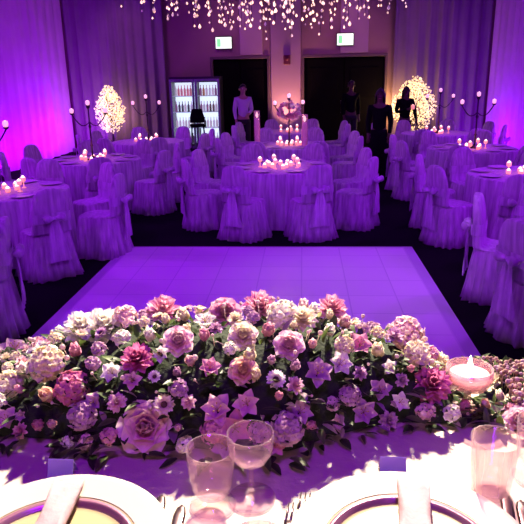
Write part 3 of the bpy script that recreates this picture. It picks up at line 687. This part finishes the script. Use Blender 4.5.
cutlery('knife',512,540,505,494,'silver knife right of the right charger plate'); cutlery('knife',529,540,520,502,'silver knife at the bottom right corner of the picture')
# ------------------------------------------------------------------ fairy-light canopy hanging from the ceiling
CX,CY,CR=-.45,10.0,2.35
t=thing('fairy_light_canopy','round ceiling canopy of hanging fairy light strands above the dance floor','light',(CX,CY,ZC))
b=MB(); b.loft([[((CR+a)*math.cos(2*PI*j/64),(CR+a)*math.sin(2*PI*j/64),-z) for j in range(64)] for a,z in ((-.05,.01),(.05,.01),(.05,.07),(-.05,.07),(-.05,.01))],False,False); b.build('ring',M['iron'],t)
for k in range(4):
    a=k*PI/4; b=MB(); b.tube([(-CR*math.cos(a),-CR*math.sin(a),-.04),(CR*math.cos(a),CR*math.sin(a),-.04)],.015,6); b.build('spoke',M['iron'],t)
rr=random.Random(5); strands=[]
for k in range(98):
    r=CR*math.sqrt((k+.5)/98); a=k*2.39996; x=r*math.cos(a); y=r*math.sin(a)
    zb=3.05-.48*math.cos(min(1,r/CR)*PI*.5)+rr.uniform(-.08,.16)
    strands.append((y,x,zb))
strands.sort()
bulbs=[]
for y,x,zb in strands:
    b=MB(); b.tube([(x,y,-.05),(x+.01,y,(zb-ZC)*.5),(x,y,zb-ZC)],.004,4); s=b.build('strand',M['wire'],t)
    z=zb
    while z<zb+.75:
        bulbs.append((s,x+rr.uniform(-.03,.03),y+rr.uniform(-.03,.03),z-ZC)); z+=rr.uniform(.08,.17)
def vis(q): 
    p=Vector((CX+q[1],CY+q[2],ZC+q[3]))-EYE; dd=p.dot(fwd); v=262+F*p.dot(d2)/dd
    return v>-3
bulbs.sort(key=lambda q:(not vis(q),q[2]))
proto=None; rest=MB()
for i,(s,x,y,z) in enumerate(bulbs):
    rad=rr.choice((.012,.015,.019,.023))
    if i<100:
        if proto is None:
            b=MB(); b.lathe([(.1,.0),(.8,.5),(1,1.2),(.7,2.0),(.25,2.4),(.25,2.9),(.05,3.0)],6); proto=o=b.build('bulb',M['bulb'])
        else: o=proto.copy(); C.objects.link(o)
        o.parent=s; o.location=(x,y,z); o.scale=(rad,rad,rad)
    else: rest.lathe([(.1*rad,0),(.8*rad,.5*rad),(rad,1.2*rad),(.7*rad,2*rad),(.25*rad,2.4*rad),(.05*rad,3*rad)],6,(x,y,z))
o=rest.build('bulb',M['bulb'],t); o['kind']='stuff'
# ------------------------------------------------------------------ wall fixtures
def sign(u,v,label):
    p=ony(u,v,YF); t=thing('exit_sign',label,'sign',(p.x,YF,p.z))
    b=MB(); b.box(0,-.055,0,.47,.07,.33,bev=.012); b.build('housing',M['black'],t,smooth=False)
    b=MB(); b.box(0,-.093,0,.43,.01,.29,bev=.004); f=b.build('sign_face',M['exitface'],t,smooth=False)
    b=MB(); b.box(-.13,-.100,0,.10,.006,.2,bev=.002); b.build('green_symbol',M['green'],f,smooth=False)
sign(224,43,'glowing pale green exit sign above the left doorway'); sign(345,39.5,'glowing pale green exit sign above the right doorway')
p=ony(287,60,YF)
t=thing('alarm_box','small dark red box on the wall between the two doorways','alarm',(p.x,YF,p.z))
b=MB(); b.box(0,-.05,0,.18,.10,.25,bev=.012); b.build('housing',M['alarm'],t,smooth=False)
b=MB(); b.lathe([(.05,0),(.05,.012),(.03,.02),(.004,.022)],16); o=b.build('cover_dome',M['alarm'],t); o.rotation_euler=(PI/2,0,0); o.location=(0,-.10,.03)
# ------------------------------------------------------------------ drinks fridge
FYF=16.5; pa=ony(168.5,77,FYF); pb=ony(219.5,77,FYF); fx0,fx1=pa.x,pb.x; fw=fx1-fx0; fz=pb.z+.02; fd=.62
t=thing('display_fridge','two-door glass display fridge glowing bluish white at the left of the doorways','fridge',((fx0+fx1)/2,FYF+fd/2,0))
fm=mat('fridge_case',(.03,.028,.034),.45,noise=.1); lit=mat('fridge_light',(.8,.9,1),.5,noise=.04,emit=(.62,.84,1),es=1.25)
b=MB()
for sx in (-1,1): b.box(sx*(fw/2-.02),0,fz/2,.04,fd,fz,bev=.006)
b.box(0,0,fz-.06,fw-.08,fd,.12); b.box(0,0,.09,fw-.08,fd,.18); b.box(0,fd/2-.02,fz/2,fw-.08,.04,fz-.2); b.box(0,.02,fz/2,.03,fd-.1,fz-.3)
b.build('case',fm,t,smooth=False)
for sx in (-1,1):
    b=MB(); b.box(sx*fw/4,fd/2-.05,fz/2+.02,fw/2-.07,.012,fz-.34); b.build('light_panel',lit,t,smooth=False)
    for k in range(4):
        b=MB(); b.box(sx*fw/4,.03,.22+k*.42,fw/2-.07,fd-.16,.018); b.build('shelf',mat('fridge_shelf',(.6,.68,.75),.4,noise=.05,emit=(.5,.75,1),es=.25),t,smooth=False)
    d=MB(); w=fw/2-.015; cx=sx*fw/4
    for ex,ez,sx_,sz_ in ((-w/2+.03,0,.06,fz-.16),(w/2-.03,0,.06,fz-.16),(0,(fz-.16)/2-.03,w-.12,.06),(0,-(fz-.16)/2+.03,w-.12,.06)):
        d.box(cx+ex,-fd/2-.022,fz/2+.02+ez,sx_,.035,sz_,bev=.005)
    do=d.build('door',mat('fridge_door_frame',(.25,.27,.32),.4,.3,noise=.1),t,smooth=False)
    g=MB(); g.box(cx,-fd/2-.02,fz/2+.02,w-.12,.006,fz-.28); g.build('pane',M['glass'],do,smooth=False)
    h=MB(); hx=cx-sx*(w/2-.03); h.tube([(hx,-fd/2-.035,.85),(hx,-fd/2-.075,.88),(hx,-fd/2-.075,1.3),(hx,-fd/2-.035,1.33)],.012,8); h.build('handle',M['silver'],do)
bp=None; rr=random.Random(9)
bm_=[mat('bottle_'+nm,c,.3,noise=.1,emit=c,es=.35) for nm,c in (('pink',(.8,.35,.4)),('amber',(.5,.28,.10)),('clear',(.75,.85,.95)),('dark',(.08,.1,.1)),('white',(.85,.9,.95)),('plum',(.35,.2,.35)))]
bmesh_={}
SH=['lowest','second','third','top']
for sx,sn in ((-1,'left'),(1,'right')):
    for k in range(4):
        for i in range(6):
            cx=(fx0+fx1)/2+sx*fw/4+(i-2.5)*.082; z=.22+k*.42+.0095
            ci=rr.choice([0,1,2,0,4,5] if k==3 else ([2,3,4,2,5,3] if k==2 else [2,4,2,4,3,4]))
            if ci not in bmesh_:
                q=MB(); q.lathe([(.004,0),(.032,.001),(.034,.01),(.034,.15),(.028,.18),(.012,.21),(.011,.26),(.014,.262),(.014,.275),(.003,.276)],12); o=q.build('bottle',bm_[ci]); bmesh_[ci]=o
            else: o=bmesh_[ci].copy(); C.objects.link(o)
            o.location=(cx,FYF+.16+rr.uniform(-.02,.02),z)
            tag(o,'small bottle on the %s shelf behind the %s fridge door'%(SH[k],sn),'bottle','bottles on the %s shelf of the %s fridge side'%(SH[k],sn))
# black bar stool in front of the fridge
p=ony(198,131,15.9)
t=thing('bar_stool','black high-backed bar stool standing in front of the fridge','stool',(p.x,15.9,0),.2)
b=MB(); b.box(0,0,.76,.40,.38,.07,bev=.03); b.build('seat',M['suit'],t)
b=MB(); rows=[]
b.loft([[(x*(.19-.02*max(0,k-2)),.17+.03*k*.2+y*.022+.02*x*x,.82+.07*k) for x,y in ((-1,-1),(-.5,-1.3),(0,-1.5),(.5,-1.3),(1,-1),(1,1),(.5,.8),(0,.6),(-.5,.8),(-1,1))] for k in range(6)]); b.build('backrest',M['suit'],t)
for sx in (-1,1):
    for sy in (-1,1):
        b=MB(); b.tube([(sx*.15,sy*.14,.74),(sx*.2,sy*.19,0)],.016,8); b.build('leg',M['black'],t)
b=MB(); b.tube([(.185*math.cos(a*PI/8)*1.0,.175*math.sin(a*PI/8),.28) for a in range(17)],.011,6); b.build('foot_ring',M['black'],t)
# ------------------------------------------------------------------ glowing blossom trees
def light_tree(u,v,y,hw,hh,label,seed,nb):
    rr=random.Random(seed); p=ony(u,v,y); t=thing('blossom_light_tree',label,'light tree',(p.x,y,0))
    b=MB(); b.lathe([(.02,0),(.17,0),(.18,.02),(.05,.05)],20); b.build('base',M['iron'],t)
    b=MB(); b.tube([(0,0,.03),(.02,.01,.4),(-.01,0,p.z-hh*.6),(0,0,p.z+hh*.3)],.04,8,.35); b.build('trunk',M['wire'],t)
    tips=[]; brs=[]
    for k in range(26):
        a=rr.random()*6.28; z0=p.z-hh*rr.uniform(.1,.9); el=rr.uniform(.15,1.2); L=rr.uniform(.6,1.0)
        e=Vector((math.cos(a)*math.cos(el)*hw*L,math.sin(a)*math.cos(el)*hw*L*.8,hh*1.1*math.sin(el)))
        o=Vector((0,0,z0)); pts=[o,o+e*.5+Vector((0,0,.06)),o+e]; m=MB(); m.tube(pts,.012,5,.3); brs.append(m.build('branch',M['wire'],t))
    bp=None; rest=MB(); prof=[(.1,-1),(.75,-.6),(1,0),(.75,.6),(.1,1)]; allb=[]
    for i in range(nb):
        while True:
            q=Vector((rr.uniform(-1,1),rr.uniform(-1,1),rr.uniform(-1,1)))
            if q.length<1: break
        wz=1-.45*max(0,q.z); allb.append(Vector((q.x*hw*wz,q.y*hw*.7*wz,p.z+q.z*hh)))
    allb.sort(key=lambda q:q.y)
    for i,q in enumerate(allb):
        r=rr.uniform(.014,.026)
        if i<100:
            if bp is None: m=MB(); m.lathe([(a*1.0,c) for a,c in prof],6); bp=o=m.build('bulb',M['treebulb'])
            else: o=bp.copy(); C.objects.link(o)
            o.parent=t; o.location=q; o.scale=(r,r,r)
        else: rest.lathe([(a*r,c*r) for a,c in prof],6,q)
    o=rest.build('bulb',M['treebulb'],t); o['kind']='stuff'
    return p
TL=light_tree(110,109,16.3,.42,.66,'glowing warm white blossom light tree against the left rear drape',3,900)
TR=light_tree(414,104,16.6,.62,.72,'glowing warm white blossom light tree behind the dark-clothed person',4,1100)
M['eye']=mat('eye',(.5,.45,.42),.4,noise=.2)
M['skinshaded']=mat('shaded_skin',(.07,.03,.025),.6,noise=.1)  # skin colour darkened to stand for low light on the silhouettes
# ------------------------------------------------------------------ people
def skin_mesh(name,pts,edges,root,m,parent,sub=1):
    me=bpy.data.meshes.new(name); me.from_pydata([p[:3] for p in pts],edges,[]); o=bpy.data.objects.new(name,me); C.objects.link(o)
    md=o.modifiers.new('skin','SKIN'); md.use_smooth_shade=True
    sv=me.skin_vertices[0].data
    for i,p in enumerate(pts): sv[i].radius=(p[3],p[4] if len(p)>4 else p[3]); sv[i].use_root=(i==root)
    sb=o.modifiers.new('sub','SUBSURF'); sb.levels=sub; sb.render_levels=sub
    dg=bpy.context.evaluated_depsgraph_get(); ev=o.evaluated_get(dg); nm=bpy.data.meshes.new_from_object(ev)
    o.modifiers.clear(); o.data=nm; nm.materials.clear(); nm.materials.append(m)
    for pl in nm.polygons: pl.use_smooth=True
    o.parent=parent; return o
def person(loc,rz,label,h,top,bottom,armL,armR,hairlong=False,dress=False,group=None,dark=False):
    """faces -Y before rz. arm: (elbow, wrist) local coordinates for the left (+x) and right (-x) arm"""
    k=h/1.75
    t=thing('person',label,'person',loc,rz); t.scale=(k,k,k)
    P=[];E=[]
    def add(p,par=None): P.append(p); (E.append((par,len(P)-1)) if par is not None else None); return len(P)-1
    pel=add((0,0,.95,.13,.10)); wa=add((0,0,1.12,.115,.085),pel); ch=add((0,.005,1.30,.14,.10),wa); up=add((0,.01,1.42,.10,.075),ch)
    nk=add((0,.0,1.51,.05),up); hd=add((0,-.015,1.60,.066,.075),nk); h2=add((0,-.012,1.665,.074,.088),hd); h3=add((0,.0,1.725,.05,.06),h2)
    wr=[]
    for sx,(el,ws) in ((1,armL),(-1,armR)):
        sh=add((sx*.165,.01,1.41,.056),up); e_=add((*el,.041),sh); w_=add((*ws,.027),e_)
        d=(Vector(ws)-Vector(el)).normalized(); side=d.cross(Vector((0,1,0))); side=side.normalized() if side.length>.1 else Vector((1,0,0))
        bend=side.cross(d)
        pm=Vector(ws)+d*.06; ip=add((*pm,.032,.018),w_)
        for f in range(4):
            o=side*((f-1.5)*.018); L=(.062,.075,.070,.055)[f]; q=pm+d*.03+o; a=add((*q,.0085),ip); q2=q+d*L*.55+bend*.006; a2=add((*q2,.008),a); q3=q2+d*L*.4+bend*.016; add((*q3,.0065),a2)
        q=Vector(ws)+d*.03-side*sx*.03; a=add((*q,.010),w_); q2=q+d*.04-side*sx*.018; add((*q2,.008),a)
        wr.append(Vector(ws)+d*.09)
    for sx in (1,-1):
        hp=add((sx*.09,0,.88,.092),pel); kn=add((sx*.10,-.015,.49,.058),hp); an=add((sx*.105,.02,.09,.036),kn); add((sx*.115,-.12,.035,.035,.03),an)
    SK=M['skinshaded'] if dark else M['skin']; skin_mesh('body',P,E,pel,SK,t,2)
    # clothing follows the same bones
    Q=[(0,0,.93,.150,.118),(0,0,1.12,.135,.104),(0,.005,1.30,.160,.118),(0,.01,1.425,.118,.09),(0,.005,1.475,.068,.065)]; G=[(0,1),(1,2),(2,3),(3,4)]
    for sx,(el,ws) in ((1,armL),(-1,armR)):
        n0=len(Q); mid=Vector(el).lerp(Vector(ws),.93); Q+= [(sx*.17,.01,1.41,.070),(*el,.054),(*mid,.038)]; G+=[(3,n0),(n0,n0+1),(n0+1,n0+2)]
    skin_mesh('shirt' if not dress else 'jacket',Q,G,0,top,t,2)
    if dress:
        b=MB(); b.loft([[((.155+.02*u)*(1+.75*u)*math.cos(2*PI*j/32)*(1+.04*u*math.sin(6*2*PI*j/32)),(.12+.03*u)*(1+.75*u)*math.sin(2*PI*j/32)*(1+.04*u*math.sin(6*2*PI*j/32)),1.0-.9*u) for j in range(32)] for u in (0,.1,.25,.45,.7,1)],True,False); b.build('skirt',bottom,t)
    else:
        Q=[(0,0,.96,.140,.110)]; G=[]
        for sx in (1,-1):
            n0=len(Q); Q+=[(sx*.09,0,.87,.105),(sx*.10,-.012,.49,.074),(sx*.105,.02,.07,.062)]; G+=[(0,n0),(n0,n0+1),(n0+1,n0+2)]
        skin_mesh('trousers',Q,G,0,bottom,t,2)
    for sx in (1,-1):
        s=MB(); s.loft([[(sx*.112+q*.045*math.cos(a*PI/6),-.05+.145*q*math.sin(a*PI/6)-.02,z) for a in range(12)] for z,q in ((.004,.95),(.02,1.0),(.05,.85),(.075,.5))]); s.build('shoe',M['black'],t)
        e=MB(); e.ball((sx*.03,-.094,1.655),.0135,8); e.build('eye',M['eye'] if not dark else M['hair'],t)  # eyes of the silhouettes are blackened to match the painted dimness
        e=MB(); e.ball((sx*.086,.0,1.64),.02,6,1.5); e.build('ear',SK,t)
    e=MB(); e.loft([[(.012*w*math.cos(a*PI/4),-.088-d-.010*w*math.sin(a*PI/4),z) for a in range(8)] for z,w,d in ((1.66,.6,0),(1.635,.9,.012),(1.615,1.3,.016),(1.608,.7,.006))]); e.build('nose',SK,t)
    e=MB(); e.loft([[(x,-.083-.006*math.cos(x*40)+.006*s,1.578+.006*c) for s,c in ((-1,0),(0,1),(1,0),(0,-1))] for x in (-.025,-.012,0,.012,.025)]); e.build('mouth',mat('lips',(.35,.12,.11),.5,noise=.1),t)
    hb=MB(); rows=[]; lo=1.42 if hairlong else 1.60
    for i in range(8):
        u=i/7; row=[]
        for j in range(20):
            a=2*PI*j/20; fr=max(0,-math.sin(a))   # front of the head is -y
            zl=lo+(1.705-lo)*fr**.6 if fr>0 else lo
            z=1.775-(1.775-zl)*u; r=(.095 if hairlong else .088)*math.sin(min(PI/2,PI*.5*min(1,u*1.8+.05)))*(1.0 if z>1.6 else 1.06)
            row.append((r*math.cos(a)*.98,r*math.sin(a)*1.12+.004,z))
        rows.append(row)
    hb.loft(rows,True,False); hb.build('hair',M['hair'],t)
    return t,wr
dn_=lambda sx:((sx*.215,.03,1.14),(sx*.20,-.05,.90))
person((ony(243,100,15.4).x,15.4,0),.35,'waiter in a purple-lit white shirt standing at the left doorway',1.77,M['shirt'],M['trouser'],((.215,.0,1.14),(.09,-.17,1.05)),dn_(-1))
px=ony(406,90,14.95).x
t,wr=person((px,14.95,0),.15,'dark-clothed person with long hair silhouetted before the right blossom tree',1.66,M['suit'],M['suit'],((.26,.02,1.16),(.27,-.10,.94)),((-.24,-.03,1.14),(.02,-.24,1.22)),True,dark=True)
def wp(t,v): return Matrix.Translation(t.location)@Matrix.Rotation(t.rotation_euler[2],4,'Z')@Matrix.Scale(t.scale[0],4)@Vector(v)
q=wp(t,wr[1]); g=thing('candle_glass','small glowing candle glass held at the chest of the silhouetted person','candle',(q.x,q.y-.06,q.z-.02))
b=MB(); b.lathe([(.03,0),(.04,.01),(.045,.10),(.041,.10),(.036,.012),(.004,.010)],14); b.build('glass_cup',M['cglow'],g)
b=MB(); b.lathe([(.02,.012),(.03,.035),(.033,.06),(.02,.09),(.003,.115)],12); b.build('flame',M['flame'],g)
q=wp(t,wr[0]); g=thing('handbag','black handbag hanging from the hand of the silhouetted person','bag',(q.x+.10,q.y-.02,q.z-.40))
b=MB(); b.loft([sloop(.15,-.07,.07,z,24,4) if f==1 else sloop(.15*f,-.07*f,.07*f,z,24,4) for z,f in ((0,.9),(.02,1),(.16,1),(.22,.85),(.235,.6))]); b.build('bag_body',M['suit'],g)
b=MB(); b.tube([(.10*math.cos(a*PI/10),0,.22+.17*math.sin(a*PI/10)) for a in range(11)],.008,6); b.build('handle',M['black'],g)
person((1.42,11.55,0),-.2,'guest in a black dress standing in the aisle before the right doorway',1.70,M['suit'],M['suit'],dn_(1),dn_(-1),True,True,dark=True)
person((ony(351,100,16.2).x,16.2,0),.3,'man in a black suit standing inside the left part of the right doorway',1.80,M['suit'],M['trouser'],dn_(1),dn_(-1),dark=True)
# tall candle cylinders on the middle table
for x,y,h,lab in ((-.83,11.1,.62,'tall glass cylinder with a lit candle at the left of the second middle table'),(.03,10.78,.56,'tall glass cylinder with a lit candle right of the middle candelabra')):
    g=thing('candle_cylinder',lab,'candle',(x,y,.7535))
    b=MB(); b.lathe([(.01,0),(.055,.002),(.055,h),(.051,h),(.051,.012),(.004,.010)],20); b.build('glass_cylinder',M['pinkglass'],g)
    b=MB(); b.lathe([(.042,.012),(.042,h-.13),(.004,h-.128)],16); b.build('wax',mat('pillar_wax',(.7,.4,.75),.5,noise=.05,emit=(.6,.2,.8),es=.35),g)
    b=MB(); b.lathe([(.006,h-.128),(.024,h-.10),(.026,h-.07),(.006,h-.02)],12); b.build('flame',M['flame'],g)
# centrepiece flowers round the middle candelabra
t=thing('flower_ball','white and pink flower centrepiece wrapped round the middle candelabra','flower arrangement',(-.25,11.15,.755+.60))
rr=random.Random(21)
for i in range(26):
    d=Vector((rr.gauss(0,1),rr.gauss(0,1),rr.gauss(0,.8))).normalized(); c=rr.choice([PALE,WHITE,PINK,WHITE]); q=MB(); q=bl_peony(.11,c[0],c[1],rr,4)
    o=q.build('bloom',M['petal'],t,loc=Vector((d.x*.20,d.y*.20,d.z*.15))); o.rotation_mode='QUATERNION'; o.rotation_quaternion=d.to_track_quat('Z','Y')
# ------------------------------------------------------------------ lights
def light(kind,loc,color,power,target=None,size=1,sizey=None,spot=None,blend=.3,name='lamp'):
    ld=bpy.data.lights.new(name,kind); o=bpy.data.objects.new(name,ld); C.objects.link(o); o.location=loc
    ld.color=color; ld.energy=power
    if kind=='AREA':
        ld.size=size
        if sizey: ld.shape='RECTANGLE'; ld.size_y=sizey
    else: ld.shadow_soft_size=size
    if kind=='SPOT': ld.spot_size=spot; ld.spot_blend=blend
    if target is not None: o.rotation_euler=(Vector(target)-Vector(loc)).to_track_quat('-Z','Y').to_euler()
    return o
PUR=(.26,.022,1.0)
light('AREA',(-.6,9.0,4.55),PUR,108,(-.6,9.0,0),9,13,name='purple_wash')
for lx,tx_ in ((-3.2,-2.2),(.6,-.2),(3.6,2.6)):
    light('SPOT',(lx,1.7,4.3),(.33,.010,1.0),420,(tx_,8.2,.3),.25,spot=R(62),blend=.7,name='purple_front_spot')
for lx,tx_ in ((-6.0,-2.6),(4.6,2.2)):
    for yy in (6.5,11.0): light('SPOT',(lx,yy+1,3.9),(.32,.008,1.0),380,(tx_,yy,.5),.2,spot=R(85),blend=.7,name='purple_side_fill')  # added side fill giving the chairs shape, in place of uplight bounce
light('SPOT',(.5,1.6,4.3),(.40,.012,1.0),300,(2.1,4.9,.4),.25,spot=R(48),blend=.8,name='purple_front_spot')
light('SPOT',(-.6,1.6,4.3),(.36,.012,1.0),180,(-2.9,5.0,.4),.25,spot=R(48),blend=.8,name='purple_front_spot')
light('SPOT',(.6,5.0,4.4),(.72,.50,.8),120,(.6,5.6,0),.3,spot=R(46),blend=1,name='floor_fill_spot')  # added spot that lays a pale highlight on the dance floor
light('AREA',(XL+1.0,9.6,.12),(.38,.0,1.0),430,(XL+.1,9.6,1.7),14.5,.12,name='led_batten')
light('AREA',(XR-.85,9.6,.12),(.30,.0,1.0),230,(XR-.1,9.6,1.7),14.5,.12,name='led_batten')
for y,p in ((15.3,170),):
    light('SPOT',(XL+1.05,y,.06),(.30,.003,1.0),p*1.1,(XL+.15,y,1.9),.12,spot=R(140),blend=1,name='uplight')
    light('SPOT',(XR-.95,y,.06),(.25,.003,1.0),p*.85,(XR-.15,y,1.9),.12,spot=R(140),blend=1,name='uplight')
light('SPOT',(.25,4.1,4.45),(1,.85,.64),4900,(-.02,.80,1.35),.10,spot=R(19),blend=.4,name='warm_spot')
for q in LAMPS: light('POINT',q,(1,.22,.14),1.6,size=.12,name='candle_glow')
light('POINT',(-.25,10.75,1.72),(1,.55,.5),5,size=.06,name='candle_glow')
light('SPOT',(.2,-.5,3.9),(.30,.002,1.0),230,(0,1.0,1.35),.3,spot=R(50),blend=.9,name='head_table_fill')  # added fill from behind the camera, turns the table shadows purple
light('SPOT',(.1,-.9,1.66),(1,.50,.66),32,(0,1.05,1.42),.25,spot=R(60),blend=.8,name='garland_fill')  # added unseen fill behind the camera, brightens the flower fronts
light('POINT',(TL.x,16.75,TL.z-.2),(1,.62,.28),11,size=.2,name='tree_glow')
light('POINT',(TR.x-.5,16.85,TR.z-.1),(1,.62,.2),60,size=.2,name='tree_glow')
light('POINT',(TR.x+.3,16.9,TR.z-.1),(1,.66,.30),6,size=.2,name='tree_glow')
light('SPOT',(-.45,16.75,.3),(1,.45,.30),300,(-.45,17.25,1.9),.1,spot=R(70),blend=.9,name='wall_uplight')
for wx in (-4.9,-1.9,1.2,3.2): light('SPOT',(wx,15.2,4.55),(.85,.30,.62) if wx!=-1.9 else (.75,.25,.75),{-4.9:55,3.2:45}.get(wx,85),(wx*.98,17.25,2.7),.2,spot=R(62),blend=.9,name='far_wall_wash')
w=bpy.data.worlds.new('world'); bpy.context.scene.world=w; w.use_nodes=True
w.node_tree.nodes['Background'].inputs['Color'].default_value=(.05,.008,.10,1); w.node_tree.nodes['Background'].inputs['Strength'].default_value=.3
sc=bpy.context.scene
sc.view_settings.view_transform='Standard'; sc.view_settings.look='None'
